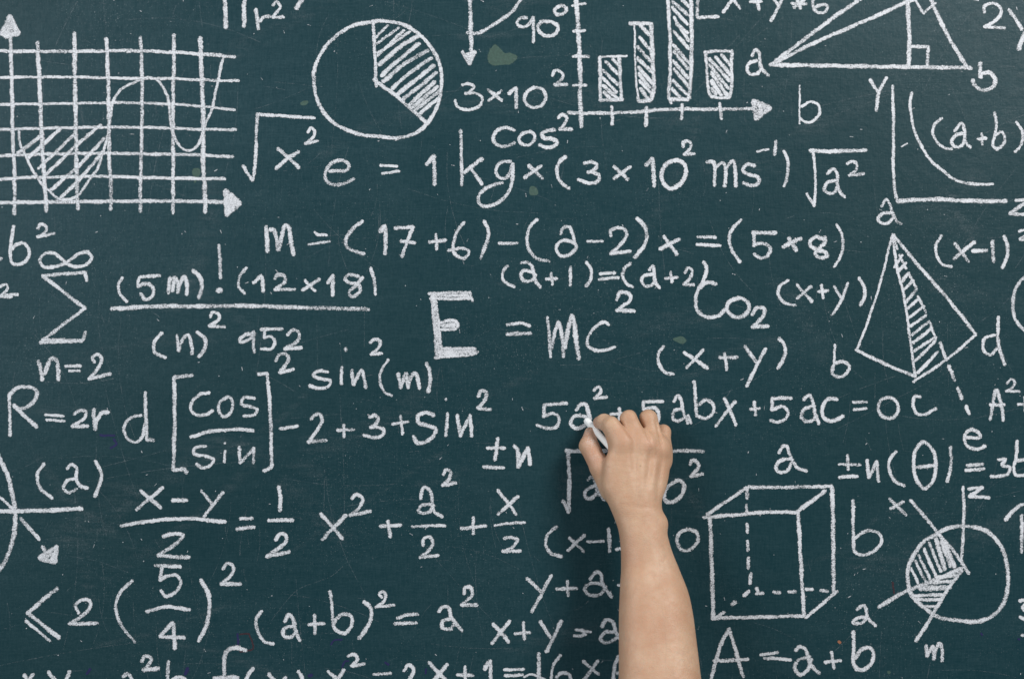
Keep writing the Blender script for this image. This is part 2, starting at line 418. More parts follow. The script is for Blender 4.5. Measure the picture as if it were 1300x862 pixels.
MARKS = r"""
@graph_drawing|chalk grid graph with an arrowed pair of axes and a wavy curve whose first trough is hatched
axis 00 22 52,180 62,500 65,700 73,862 74,1085
axis 00 22 -12,1027 300,1024 700,1020 900,1020 1150,1024
arrowhead 00 26 48,85 12,175!92,172!48,85!45,170!20,160 70,120!30,182 88,165 / 50,110 60,160
arrowhead 00 24 1142,965 1150,1090!1215,1032!1148,970!1160,1080!1172,985!1180,1065!1190,1005!1200,1045
grid_line 00 26 190,215 200,400 208,600 222,862 228,950 236,1070
grid_line 00 24 378,170 380,400 385,660 388,862 395,1060
grid_line 00 24 540,200 548,400 552,600 556,860 563,950 562,1060
grid_line 00 21 712,190 720,400 720,600 714,862 711,950 712,1072
grid_line 00 24 880,180 882,300 878,450 876,640 878,862 877,950 877,1080
grid_line 00 25 1015,195 1023,400 1030,600 1030,862 1038,950 1040,1075
grid_line 00 22 -12,258 100,262 400,262 700,260 900,268 1050,278 1190,290
grid_line 00 16 -10,395 200,392 400,393 600,398 850,400 1050,408 1210,412
grid_line 00 17 0,530 200,528 400,525 600,522 800,526 1000,538 1190,558
grid_line 00 18 -10,658 200,652 500,646 800,648 1000,656 1195,658
grid_line 00 20 -10,790 200,783 500,778 800,782 1000,786 1180,796
grid_line 00 18 -10,912 100,902 300,898 500,894 700,900 900,904 1140,907
curve 00 17 95,655 100,720 130,790 165,862 180,882 215,937 250,968 300,1008 345,1012 390,995 430,945 462,900 490,862 520,780 545,690 560,600 565,540 580,500 620,450 680,418 720,402 790,402 830,450 855,520 862,600 870,660 890,705 915,745 950,765 990,750 1020,700 1045,620 1075,550 1100,430 1120,340 1132,290
hatching 00 18 90,778 210,688 / 145,800 305,655 / 195,855 380,680 / 228,892 385,740 510,635 / 260,962 400,840 530,700 / 310,1002 430,880 520,770
@formula|chalk pi r squared cut off by the top edge of the picture, left of the pie chart
pi 00 24 1138,-40 1145,142 / 1238,-40 1237,136 / 1090,-45 1300,-48
r 10 22 0,50 5,90 12,150 / 20,110 40,88 70,84
2 10 18 85,30 105,10 122,35 108,60 85,90!140,90
slash 10 28 205,45 225,15 250,-25
@pie_chart_drawing|chalk circle with one hatched slice, between the grid graph and the ninety degree angle
circle 10 22 595,112 500,130 430,165 360,230 310,310 292,400 305,490 345,575 420,640 520,680 640,695 720,700 800,680 860,635 910,560 935,470 940,400 925,310 885,240 820,170 740,125 640,108 590,112
radius_line 10 18 592,110 600,230 610,440
radius_line 10 22 595,405 700,480 860,620
hatching 10 15 608,192 668,130 / 612,225 725,140 / 615,285 750,155 / 620,272 780,162
hatching 10 20 625,330 715,250 825,180 / 635,385 730,300 828,222 / 645,415 760,320 870,258 / 690,450 780,370 890,295 / 715,480 900,335 / 745,505 915,370 / 775,535 905,415 / 790,548 920,440 / 810,555 935,460 / 830,575 925,500
@angle_drawing|chalk downward arrow with an arc and 90 degrees written beside it
arrow_shaft 10 25 1083,-20 1088,150 1090,250 1085,325
arrowhead 10 18 1045,262 1082,325!1110,265!1062,284!1080,315!1100,280!1075,290
arc 10 21 1070,170 1120,170 1200,130 1297,60 1325,25 1345,-10
9 20 20 75,93 40,95 25,120 45,138 80,130 105,95!108,90 108,215
0 20 21 180,112 145,115 132,145 150,175 190,185 225,165 230,135 205,115 175,112
degree_ring 20 20 235,35 215,55 225,75 260,72 275,50 255,32 230,38
@formula|chalk 3 x 10 squared, below the ninety degree angle and left of the bar chart
3 10 18 1045,432 1080,425 1105,440 1085,465 1060,475!1065,475 1110,475 1145,495 1140,530 1105,552 1050,555 1015,535 1008,510
times 10 18 1175,455 1245,512 / 1245,460 1178,512
1 20 21 -15,475 18,447!20,450 22,550
0 20 20 115,445 75,470 62,500 80,535 120,545 155,530 172,495 160,460 115,445
2 20 20 205,385 215,362 245,365 260,385 245,410 215,432!278,430
@formula|chalk cos squared, just under the 3 x 10 squared
c 10 20 1310,660 1270,648 1225,660 1200,700 1220,735 1260,742 1310,725
o 20 20 90,670 50,680 35,705 50,730 85,735 110,715 115,685 90,668
s 20 21 218,660 180,662 150,680 165,700 205,705 228,722 210,742 170,748 138,735
2 20 20 235,600 255,582 278,595 270,625 240,658!302,655
@bar_chart_drawing|chalk bar chart of four hatched bars on ticked axes with an arrow
axis 20 27 324,-20 335,150 345,350 345,500 352,645
axis 20 20 285,572 400,575 600,570 800,555 1000,555 1235,552
tick 20 16 305,32 372,20
tick 20 17 310,160 370,158
tick 20 18 308,288 390,288
tick 20 17 308,435 375,432
tick 20 20 505,540 508,632
tick 20 21 682,545 678,638
tick 20 18 860,530 860,605
tick 20 20 1052,525 1060,605
arrowhead 20 22 1224,512 1235,605!1305,550!1228,512!1240,590!1252,530!1258,580!1270,540 1285,560
bar_outline 20 20 445,290 448,510 / 450,509 560,507 / 542,295 555,505
bar_outline 20 13 440,292 500,288 582,285
bar_outline 20 13 620,130 628,400 640,500
bar_outline 20 24 597,122 700,120 / 705,122 712,300 718,420 712,485 700,510!645,513 636,495
bar_outline 20 22 788,-20 800,200 800,400 795,500 808,525 / 800,505 890,505 / 905,-20 910,200 905,400 895,500
bar_outline 20 18 980,262 990,400 1000,480 1012,492!1060,498 1100,496!1109,470 1112,258 / 975,268 1040,260 1110,264
hatching 20 17 475,315 535,375 / 460,355 535,430 / 460,395 530,470 / 462,435 540,505 / 465,470 495,500 / 510,300 540,335
hatching 20 18 650,130 705,190 / 645,190 705,260 / 635,240 710,320 / 635,295 715,375 / 640,340 715,430 / 645,410 710,480 / 650,450 690,505 / 640,375 700,445
hatching 20 18 815,10 890,80 / 810,40 890,125 / 820,90 895,210 / 820,160 895,250 / 815,230 895,320 / 820,260 890,350 / 815,310 895,400 / 820,350 890,435 / 815,410 885,480 / 810,450 850,495 / 860,0 900,35 / 830,120 890,170
hatching 20 18 1000,300 1100,410 / 1030,290 1105,380 / 1060,280 1105,330 / 1000,330 1095,450 / 1010,370 1090,485 / 1010,410 1060,485 / 1010,450 1035,480
@formula|chalk x + y bracket cut by the top edge, above the long triangle
bracket 20 20 940,-20 938,92!1045,86
x 20 18 1070,65 1118,-8!1155,48 / 1085,-30 1118,-8
plus 20 18 1205,12 1265,10 / 1240,-10 1250,50
y 30 22 15,108 80,-15 / 20,-20 55,35
asterisk 30 20 120,20 195,22 / 145,-5 165,45 / 130,40 185,0
6 30 20 240,-20 225,30 250,65 290,60 300,35 270,25 235,42
@triangle_drawing|chalk triangle with right-angle corner marks between the letters a and b
triangle_side 30 23 10,330 200,333 500,338 750,342 1030,345
triangle_side 30 21 15,330 340,85 475,-8
triangle_side 30 21 30,325 200,235 440,130 600,60 700,12 740,0
triangle_side 30 22 818,-20 850,60 920,200 1010,345
height_line 30 23 706,-5 715,200 712,335
corner_mark 30 20 725,238 812,238!806,345
corner_mark 30 16 740,-5 785,70!848,18
a 20 20 1215,285 1230,255 1250,270 1255,320 1265,350!1300,385 / 1240,310 1205,320 1190,350 1205,378 1240,375 1265,345
b 30 22 1075,320 1075,395 1085,375 1120,370 1150,400 1140,440 1090,458 1050,440 1035,408
@formula|chalk 2y touching the upper right corner
2 30 18 1095,65 1095,35 1130,20 1165,30 1182,60 1160,100 1095,138!1200,145
y 30 24 1220,50 1285,150 / 1345,50 1270,250
dash 30 14 1025,-6 1065,0
@letter_mark|single chalk letter b under the long triangle
b 30 10 160,435 160,630
b 30 16 170,540 215,518 255,535 262,575 240,605 200,622 162,600
@curve_graph_drawing|chalk falling curve between a Y axis and a z axis
Y 30 20 515,405 560,470 / 600,395 560,475 548,562
axis 30 20 630,435 635,600 635,862 640,950 655,1020
axis 30 23 655,1020 850,1010 1000,1018 1205,1020
curve 30 18 727,470 720,540 735,640 770,730 830,820 890,870 940,907 1010,930 1140,934
z 31 22 1255,155 1325,148!1225,222!1330,226
dash 30 9 675,745 705,728
@formula|chalk a + b in parentheses beside the falling curve
parenthesis 30 18 880,600 845,630 835,670 855,720 890,750 930,755
a 30 20 945,665 980,628 995,660 1000,720 1025,748 / 985,675 945,690 930,720 950,745 985,735 1000,700
plus 30 18 1062,705 1105,700 / 1080,675 1085,735
b 30 19 1148,572 1155,620 1150,680 1140,740 1160,755 1190,735 1200,700 1180,670 1150,690
parenthesis 30 17 1255,620 1285,660 1290,700 1275,745 1250,770
@formula|chalk square root of x squared, right of the grid graph
root_sign 00 18 1230,842 1280,915!1290,862 1303,580!1400,587 1595,600
x 10 21 112,752 218,850 / 215,770 160,805 100,855
2 10 18 262,670 280,648 298,665 290,695 250,730!315,715
@equation|chalk e = 1 kg x (3 x 10 squared ms), the upper long line
e 10 20 372,868 460,862 470,840 450,818 410,815 375,835 355,870 352,905 370,930 410,938 460,925 495,905
equals 10 16 630,840 715,842 / 638,880 725,868
1 10 24 864,835 902,792!902,800 905,935
k 10 18 1037,662 1042,850 1042,940
k 10 22 1145,805 1055,875 / 1085,850 1110,885 1145,935
g 10 21 1290,820 1240,825 1215,860 1225,895 1260,905 1285,880 1297,840 / 1300,830 1300,900 1285,960 1250,1010 1200,1040 1140,1040 1125,1005 1150,965 1200,940 1250,925
times 20 22 85,840 155,905 / 148,840 65,902
parenthesis 20 20 270,795 240,820 228,870 245,920 288,958
3 20 20 365,830 400,822 430,835 420,860 385,875!395,872 440,890 440,915 400,930 335,910
times 20 20 515,842 585,910 / 600,845 515,905
1 20 23 680,840 710,805!712,810 720,945
0 20 22 820,815 780,835 757,880 765,925 800,955 850,935 878,890 875,840 845,815 820,815
2 20 18 865,745 870,720 900,722 905,745 870,785!925,780
m 20 20 985,822 1020,822 1025,940 / 1030,850 1065,825 1080,850 1078,945 / 1080,860 1120,815 1130,850 1132,945
s 20 21 1230,840 1190,835 1170,865 1200,885 1245,900 1250,925 1215,942 1170,928
minus 20 15 1240,768 1300,758
1 30 20 40,715 32,785
parenthesis 30 19 80,765 98,810 100,862 95,910 80,945
@formula|chalk square root of a squared, left of the falling curve graph
root_sign 30 16 195,982 235,1045!240,900 228,768!
root_sign 30 22 214,765 330,768 498,762
a 30 19 300,882 330,858 350,880 352,930 365,975 388,1000 / 345,915 300,925 285,960 305,978 335,975 355,940
2 30 18 400,830 430,818 450,835 445,862 410,890!485,880
@equation|chalk m = (17 + 6) - (a - 2)x = (5 x 8), the long middle line
m 11 23 52,285 58,412 / 72,300 92,305 112,405!118,390 150,280 165,290 180,380 190,430
equals 11 15 297,314 315,328 358,330 / 267,378 375,361
parenthesis 11 20 540,258 490,300 455,350 460,390 500,410 548,425
1 11 25 630,312 652,285!655,290 655,425
7 11 21 702,295 795,288!795,290 770,350 740,440 / 735,360 805,370
plus 11 19 878,365 962,355 / 912,325 915,402
6 11 19 1055,265 1020,310 1000,370 1000,410 1025,440 1060,445 1080,415 1055,398 975,408
parenthesis 11 20 1155,260 1175,300 1172,360 1155,400 1138,448
minus 11 18 1230,372 1325,370
parenthesis 21 20 128,250 90,290 75,350 90,410 130,450 190,462
a 21 20 245,325 260,292 290,288 305,320 318,375!270,355 235,370 225,405 250,435 290,430 325,395 318,370
minus 21 16 382,362 460,360
2 21 21 500,335 500,310 530,295 570,300 582,330 560,365 500,425!600,410
parenthesis 21 23 632,245 665,275 683,320 675,370 650,410 622,445
x 21 21 770,335 835,428 / 848,350 750,400
equals 21 19 938,340 1030,340 / 935,378 1055,382
parenthesis 21 20 1160,252 1115,300 1100,350 1115,410 1155,465
5 21 22 1335,318 1220,318!1225,325 1225,385!1240,375 1285,375 1310,400 1295,432 1260,445 1225,425
times 31 22 75,390 165,345 / 105,345 145,410
8 31 23 285,352 245,340 215,360 215,385 250,405 295,420 300,435 265,445 240,425 265,390 290,360 285,340
parenthesis 31 18 345,275 375,330 378,400 360,450 335,490
@equation|chalk fraction with (5m)!(12 x 18) above a long bar
parenthesis 01 18 620,545 600,580 610,630 645,665
5 01 20 812,535 715,540!705,545 700,590!745,575 778,600 770,640 735,655 712,625
m 01 22 860,545 855,625 / 862,560 890,545 905,590 900,620 / 880,560 875,615 / 905,590 935,540 948,580 945,630
parenthesis 01 22 978,508 1010,540 1022,590 1008,650
exclamation_mark 01 20 1110,380 1118,550
exclamation_mark 01 30 1103,612 1118,607
parenthesis 01 19 1248,495 1215,540 1208,590 1240,625
1 11 23 -12,572 25,536!30,540 35,615
2 11 20 95,550 110,530 145,540 145,565 95,605!198,605
times 11 20 235,610 322,552 / 248,560 300,612
1 11 23 364,573 388,535!390,540 388,635
8 11 20 540,545 500,590 470,620 485,640 525,615 520,580 470,570 450,550 470,530 520,540
parenthesis 11 20 580,498 600,560 605,630
fraction_bar 01 25 565,703 800,690 1000,690 1297,688 1400,692 1600,698 1870,705
2 01 19 1065,745 1075,722 1105,728 1108,755 1060,790!1140,795
@formula|chalk (n) below the long fraction bar
parenthesis 01 20 820,825 782,870 785,920 840,950
n 01 20 895,835 905,915!930,850 955,835 970,890 975,932
parenthesis 01 20 1000,820 1035,850 1042,880 1030,920 1005,948
@formula|chalk number 952 below the long fraction bar
9 01 20 1285,830 1240,835 1215,860 1225,872 1270,850!1285,822 1282,862 1290,925
5 11 18 25,808 135,803 / 45,815 40,848!80,845 95,870 80,905 25,905
2 11 19 160,835 185,812 215,820 215,860 145,905!230,900
@formula|chalk sin squared (m), left of the big E
s 12 20 365,160 320,155 290,175 330,195 375,205 370,230 325,245 272,230
i 12 20 435,135 432,220
i 12 24 452,42 458,50
n 12 22 485,150 495,225!535,150 545,180 555,240
2 12 20 578,12 600,-5 628,5 622,35 582,72!638,65
parenthesis 12 18 670,98 635,150 628,200 650,260 688,282
m 12 21 720,170 735,240!760,165 770,240!780,195 805,165 820,200 828,245
parenthesis 12 22 865,115 880,160 882,210 872,262
@equation|big chalk E = mc squared in the centre with a heavy serifed E
E 11 18 875,628 980,622 1070,620 / 885,650 980,652 1090,650 / 1080,618 1097,665 / 890,636 1075,635
E 11 20 890,640 905,800 915,945 / 910,655 940,925
E 11 24 898,640 915,800 930,940
E 11 18 928,775 975,762 1010,765 1022,785 1010,802 930,808
E 11 26 940,788 1005,784
E 11 20 905,950 1000,940 1100,932 1125,920 / 950,905 1110,904
E 11 30 935,925 1110,918
equals 21 20 -25,782 50,776 90,790 / -25,832 95,825
m 21 20 180,745 190,862 195,948
m 21 22 200,900 235,770 255,862 262,945
m 21 25 266,900 305,738 325,862 338,955
c 21 18 490,785 470,770 420,795 385,850 385,890 430,915 470,912 522,895
2 21 21 530,660 545,620 590,625 600,655 560,690 530,712!620,712
@equation|small chalk (a + 1) = (a + 2, tucked under the long middle line
parenthesis 11 18 1275,485 1248,520 1255,560 1310,592
a 21 19 45,470 80,468 100,490 120,560 145,595 / 105,520 60,510 45,535 60,560 100,560 120,530
plus 21 18 172,552 228,548 / 198,522 205,580
1 21 18 295,490 297,585
parenthesis 21 20 375,468 400,500 400,550 375,588
equals 21 18 445,525 522,522 / 440,552 540,545
parenthesis 21 18 600,472 568,500 562,540 580,575 612,595
a 21 19 695,505 715,485 720,520 725,570 748,598 / 715,530 670,535 655,560 675,588 710,580 725,555
plus 21 18 775,548 840,543 / 805,515 810,568
2 21 19 875,520 890,495 910,505 905,540 870,580!922,580
@formula|chalk Co with a low 2, above the (x + y) pair
C 21 22 970,465 985,500 970,560 940,610 930,660 940,710 985,745 1040,740 1080,705 / 950,595 990,570 1035,578
o 21 22 1145,650 1100,670 1088,700 1110,735 1155,745 1195,715 1200,680 1175,655 1145,648
2 21 22 1215,735 1240,700 1275,700 1275,735 1215,795!1297,790
@formula|small chalk (x + y) left of the pyramid
parenthesis 31 17 102,558 60,590 52,630 80,670 140,685
x 31 19 145,580 222,665 / 218,590 145,650
plus 31 18 255,615 305,612 / 270,582 278,650
y 31 19 335,590 370,650 / 405,572 375,650 330,730
parenthesis 31 20 460,545 485,590 488,640 468,685
@pyramid_drawing|chalk pyramid with a hatched middle strip and a dashed line running out
pyramid_edge 31 14 630,325 560,600 470,862 448,912
pyramid_edge 31 20 635,330 750,470 900,640 1052,832
pyramid_edge 31 17 1052,835 900,962 735,1072
pyramid_edge 31 20 445,910 600,985 745,1045
pyramid_edge 31 16 632,330 650,480 690,650 720,862 745,1045
pyramid_edge 31 15 640,350 655,400 / 665,430 700,500 / 715,530 752,602 / 758,640 802,722 / 815,765 850,855
dash 31 21 870,875 905,962
dash 31 22 915,992 945,1067
dash 31 22 960,1102 982,1157
dash 31 20 1003,1197 1020,1234
hatching 31 15 640,495 680,430 / 655,520 700,470 / 670,572 715,520 / 680,612 735,560 / 700,668 750,608 / 708,702 765,650 / 712,748 790,690 / 720,792 800,735 / 728,835 815,768 / 735,875 830,800 / 740,915 850,845 / 745,967 848,865 / 758,1027 860,920
a 31 19 575,185 600,150 615,170 632,220 655,265 675,272 / 625,215 580,220 558,250 575,270 615,265 635,235
b 32 14 337,22 335,110 330,150
b 32 20 340,115 380,110 412,130 400,165 360,185 325,165 332,125
d 31 20 1165,745 1165,862 1170,900 1185,950 1200,985
d 31 17 1150,835 1100,850 1088,885 1100,925 1130,935 1160,900
e 32 20 998,490 1075,490 1065,465 1030,452 1000,475 998,520 1025,545 1060,550 1098,535
@formula|chalk (x - 1) squared at the right edge, beside the pyramid
parenthesis 31 17 878,332 850,380 855,430 885,480 930,490
x 31 20 945,370 1015,465 / 1045,365 940,450
minus 31 20 1035,410 1110,408
1 31 20 1135,360 1143,465
parenthesis 31 20 1195,335 1212,380 1210,440 1188,495
2 31 18 1272,312 1297,305 1320,320 1275,350!1330,360
@parenthesis_mark|chalk parenthesis cut by the right edge, beside the pyramid
parenthesis 31 20 1330,530 1297,545 1255,600 1240,680 1255,760 1297,810 1330,825
@formula|chalk summation sign from n = 2 up to infinity
sum_sign 01 21 440,560 430,518!215,535!430,700!215,862!420,862!435,820
sum_sign 01 18 205,874 415,866
infinity 01 18 330,468 270,420 225,425 203,455 220,488 290,488 340,465 400,425 445,418 465,440 445,475 390,490 350,480 320,462
n 02 24 195,105 205,140 215,200 / 225,170 260,95 285,100 298,200
equals 02 18 330,132 410,130 / 352,155 405,155
2 02 21 480,110 470,85 495,72 515,90 505,130 450,195!560,170
@formula|chalk b squared at the left edge under the grid graph
b 01 20 70,285 55,380 55,440 65,475 110,475 145,440 145,400 120,370 80,380 60,405
2 01 18 190,298 210,275 235,290 225,320 190,340!275,320
dot 01 20 -10,458 8,448
@formula|cut-off chalk 2 at the left edge beside the summation sign
2 01 18 -15,600 30,580 38,605 5,635!90,630 / -15,645 60,641
@formula|chalk R = 2r at the left edge
R 02 20 48,275 52,480
R 02 23 48,278 90,240 140,235 180,250 185,285 150,330 110,345 70,330!185,438
equals 02 17 228,378 322,382 / 235,402 328,408
2 02 20 375,375 405,355 435,360 430,390 365,435!445,435
r 02 23 475,350 482,450!490,410 515,368 548,362
@equation|chalk d times bracketed cos over sin, squared, then - 2 + 3 + sin squared
d 02 23 735,262 740,400 745,505!780,505
d 02 18 715,378 660,395 628,440 640,490 685,515 720,490 735,420
bracket 02 24 975,178 882,187!885,400 878,655!935,655 945,670
c 02 19 1060,265 1010,275 970,320 970,360 1005,380 1050,372 1078,355
o 02 21 1150,290 1115,310 1108,350 1130,385 1165,370 1180,325 1165,290 1145,290
s 02 20 1290,292 1235,290 1225,320 1265,335 1300,350 1290,375 1235,385
fraction_bar 02 20 965,490 1050,465 1200,450 1285,458
s 02 20 1045,535 990,545 980,572 1060,590 1085,605 1060,635 1025,645 995,625
i 02 18 1140,560 1138,615 / 1139,517 1141,519
n 02 20 1210,540 1218,622!1285,545!1285,620
bracket 12 21 12,172 57,166!72,350 80,643!40,662
2 12 20 100,105 115,75 150,70 165,95 150,125 120,165!190,145
minus 12 18 120,448 210,435
2 12 22 280,400 295,380 325,378 335,405 320,440 265,515!355,505
plus 12 18 412,455 498,452 / 445,428 447,490
3 12 20 575,390 600,378 620,395 605,425 580,440!600,438 645,450 640,480 600,492 545,480
plus 12 18 690,425 772,410 / 732,382 742,475
s 12 22 900,378 860,365 820,385 825,415 880,435 910,450 895,490 850,518 820,518 798,485
i 12 20 970,370 962,485 / 961,295 963,304
n 12 21 1020,380 1035,485!1085,378!1092,485
2 12 21 1125,285 1140,255 1165,262 1160,300 1125,345!1190,350
@formula|chalk plus-minus n, left of the writing hand
plus_minus 12 20 1170,545 1260,545 / 1225,495 1210,605 / 1150,640 1255,645
n 22 23 10,535 25,550 32,640!80,545!92,628
@equation|chalk 5a squared + 5abx + 5ac = 0 c, the line the chalk stick is writing
5 22 20 278,320 165,325!160,385!215,370 240,400 225,435 180,445 125,430
a 22 21 325,355 345,325 375,325 385,360 395,400!350,380 315,385 298,415 320,445 355,440 385,415
2 22 17 415,255 440,235 450,260 415,295!480,288
plus 22 18 498,374 580,372 / 543,345 546,405
5 22 20 765,310 665,310!665,350!720,340 742,370 735,410 690,430
a 22 20 820,310 840,280 855,300 870,370 890,420 / 860,345 820,360 815,395 840,410 875,390 / 890,380 905,420
b 22 20 922,210 930,300 935,385 / 940,330 980,302 1015,320 1020,360 985,395 940,385
x 22 19 1075,290 1135,428 / 1130,310 1030,435
plus 22 18 1205,350 1255,345 / 1225,312 1235,378
5 32 20 120,292 20,295!20,350!75,335 100,365 85,400 45,415 12,405
a 32 20 180,300 210,275 225,310 240,380 260,420 / 235,330 185,350 168,385 190,410 225,405 245,380
c 32 21 350,298 310,295 280,330 275,380 305,408 350,400 380,382
equals 32 18 430,312 502,312 / 435,352 500,345
0 32 20 610,288 570,305 560,350 580,385 625,395 655,365 655,320 625,290 605,288
c 32 18 772,285 742,285 735,330 755,370 795,375 850,345
@formula|chalk A squared + at the right edge
A 32 21 1152,250 1125,400 / 1160,250 1180,320 1192,405 / 1125,327 1195,325
2 32 17 1210,220 1230,195 1248,210 1240,235 1205,258!1275,258
plus 32 17 1265,325 1330,320 / 1300,285 1300,360
@letter_mark|single chalk letter a above the cube
a 32 20 55,570 75,535 95,535 105,570 125,610 150,645 195,660 / 120,600 60,610 38,645 60,668 100,655 125,605
@formula|medium chalk (x + y) right of the mc squared
parenthesis 22 19 770,30 740,70 745,120 775,160 820,172
x 22 20 870,60 990,140 / 968,48 885,140
plus 22 19 1052,88 1142,85 / 1075,65 1090,150
y 22 22 1180,30 1240,115 / 1285,42 1235,135 1190,232
parenthesis 32 22 55,-8 80,20 88,60 75,100 48,142
@equation|chalk plus-minus n (theta) = 3b at the right edge
plus_minus 32 19 358,628 468,628 / 402,580 405,655 / 360,692 452,688
n 32 20 500,605 512,695!550,612!560,715
parenthesis 32 18 648,562 615,610 615,660 640,710 690,735
theta 32 21 785,515 745,560 738,640 755,710 790,750 830,720 850,650 840,570 800,518 780,515 / 745,645 850,630
parenthesis 32 19 922,540 928,620 908,715
equals 32 19 1008,635 1090,625 / 1002,658 1095,650
3 32 20 1165,605 1200,602 1185,630 1225,645 1215,675 1130,690
b 32 20 1262,510 1255,600 1245,640 1255,680 1325,680 / 1265,610 1320,598
@formula|chalk square root holding a and b squared, partly behind the writing hand
root_sign 22 22 275,560 340,560 600,558 970,560
root_sign 22 23 285,565 290,700 287,868!258,812
a 22 20 383,708 398,690 415,700 430,760 470,808 / 420,735 375,760 370,795 400,800 440,760
b 22 22 835,708 790,740 770,790 790,820 830,810 865,770 870,725 845,705 / 770,790 765,660
2 22 20 900,630 915,608 940,620 945,640 905,690!968,675
@circle_drawing|chalk circle and cross line cut by the left edge with a dashed arrow
arc 02 25 -60,510 0,600 40,690 65,790 78,874 75,954 50,1064 0,1154 -40,1190
cross_line 02 24 -15,866 100,863 250,860 415,850
cross_line 02 16 -10,787 75,858
dash 03 22 105,45 200,155
arrowhead 03 22 215,190 240,230 / 200,248 285,190!280,270!205,252!270,225!265,255!285,210
@formula|chalk (a) above the cross line at the left edge
parenthesis 02 20 222,625 190,680 205,750 265,798
a 02 20 340,650 365,628 390,650 385,700 410,740 445,745 / 385,700 340,710 322,745 345,770 390,750
parenthesis 02 21 485,610 515,680 500,740 482,790
@equation|chalk x - y over 2 equals one half
x 02 21 712,760 815,848 / 825,745 690,858
minus 02 21 875,810 948,808
y 02 22 1020,760 1075,830 / 1130,770 1065,850 1035,890
fraction_bar 03 21 612,85 750,62 950,48 1142,65
2 03 21 828,138 870,125 930,128!915,155 800,235!960,245
equals 03 21 1218,48 1280,48 / 1200,102 1288,90
1 12 23 115,742 123,790 122,862
fraction_bar 13 20 65,58 185,55
2 13 22 100,155 120,125 150,130 150,165 55,240!170,215
@equation|chalk x squared + a squared over 2 + x over 2
x 13 22 330,25 440,150 / 455,30 335,155
2 12 21 485,800 510,782 540,800 525,845 475,885!580,865
plus 13 21 628,88 735,80 / 668,60 680,140
a 12 21 832,800 850,745 880,760 895,830 905,870 945,892 / 885,830 840,835 820,862 845,875 880,865 900,835
2 12 20 950,680 965,655 985,665 980,700 945,735!1012,720
fraction_bar 13 17 790,88 958,82
2 13 20 845,185 850,150 880,142 895,165 885,200 830,245!925,235
plus 13 19 1040,98 1165,85 / 1100,42 1102,125
x 12 20 1225,758 1320,880 / 1328,790 1225,880
fraction_bar 13 18 1210,85 1250,75 1362,68
2 13 20 1255,150 1280,142 1325,155 1300,190 1250,215!1340,210
@equation|chalk less-or-equal sign before 2 times bracketed five quarters squared
less_or_equal 03 23 290,400 140,525!300,650
less_or_equal 03 17 132,565 255,668
2 03 20 400,525 382,490 410,460 455,465 455,500 410,545 350,580!495,578
parenthesis 03 19 672,362 610,420 588,490 605,570 685,675
5 03 21 915,290 785,285 / 820,295 812,360!830,345 890,335 915,370 895,415 840,440 815,410
fraction_bar 03 21 742,518 840,495 960,508
4 03 23 875,575 810,645!935,650 / 880,580 885,705
parenthesis 03 24 1018,358 1055,430 1060,520 1040,600 1008,668
2 03 21 1130,305 1150,275 1180,285 1180,320 1120,380!1220,378
@equation|chalk (a + b) squared = a squared, below the row of halves
parenthesis 13 19 30,515 0,560 10,620 45,670 90,682
a 13 21 145,570 165,535 185,550 200,610 222,665 / 195,590 145,605 140,640 180,648 205,620
plus 13 19 265,585 345,578 / 298,535 298,632
b 13 20 375,415 385,500 392,590!430,535 480,540 488,580 455,625 415,618 392,585
parenthesis 13 22 548,468 580,500 582,560 555,610 520,655
2 13 18 640,445 625,430 645,415 658,440 650,465 605,495!700,485
equals 13 19 715,552 760,535 820,532 / 702,578 815,576
a 13 20 925,520 945,495 975,495 990,550 1045,615 / 985,555 945,565 945,600 985,605 1005,575
2 13 20 1055,430 1055,400 1085,395 1095,430 1070,460 1040,485!1120,485
@equation|chalk x + y = a, running behind the forearm
x 13 22 1200,580 1280,670 / 1285,565 1195,680
plus 23 19 15,630 90,625 / 58,572 62,660
y 23 22 142,570 195,650 / 250,565 175,722
equals 23 17 322,612 360,610 / 345,612 370,618 400,622 / 314,642 350,640 372,632
a 23 21 455,595 480,560 510,570 530,630 570,690 / 525,620 470,625 450,655 470,675 520,660 545,630
@equation|chalk y + a -, running behind the forearm
y 23 22 75,350 145,415 / 200,335 100,520
plus 23 19 225,405 328,400 / 280,362 285,440
a 23 22 395,355 430,318 450,330 460,380 505,445 / 460,380 400,375 370,405 395,435 450,430 475,390
minus 23 16 535,385 620,382
@equation|chalk (x - 1) and a lone zero on either side of the wrist
parenthesis 23 20 228,88 180,130 172,180 200,225 252,240
x 23 20 290,145 365,215 / 368,132 282,210
minus 23 17 380,165 465,162
1 23 22 490,100 495,215
parenthesis 23 20 560,95 575,150 560,195 528,205
0 23 21 885,105 845,125 835,165 860,205 900,205 940,165 935,120 885,103
@equation|chalk A = a + b under the cube
A 23 21 1100,605 1060,680 1005,870 / 1105,620 1140,740 1170,850 / 1020,768 1195,760
equals 33 18 -40,738 50,725 / -20,757 40,755 115,763
a 33 22 140,715 160,695 190,710 210,780 260,830 / 210,745 155,765 135,800 160,838 195,820 220,760
plus 33 20 290,775 368,765 / 320,722 335,805
b 33 21 430,620 435,700 432,780 450,812 / 440,755 475,710 520,705 535,740 520,785 470,815 440,795
@cube_drawing|chalk wire cube with dashed hidden edges
cube_edge 23 21 970,42 1100,32 1300,15 1440,17
cube_edge 23 23 1003,45 1012,300 1020,555
cube_edge 23 21 1020,552 1297,545 1480,540
cube_edge 33 20 152,5 165,250 182,540
cube_edge 22 20 1190,745 1100,805 990,880
cube_edge 32 21 -100,742 0,745 150,742 325,738
cube_edge 32 22 290,762 155,862
cube_edge 33 24 323,-110 328,0 330,200 332,415
cube_edge 33 19 350,415 190,550
dash 22 20 1190,755 1190,800
dash 22 18 1187,830 1190,866
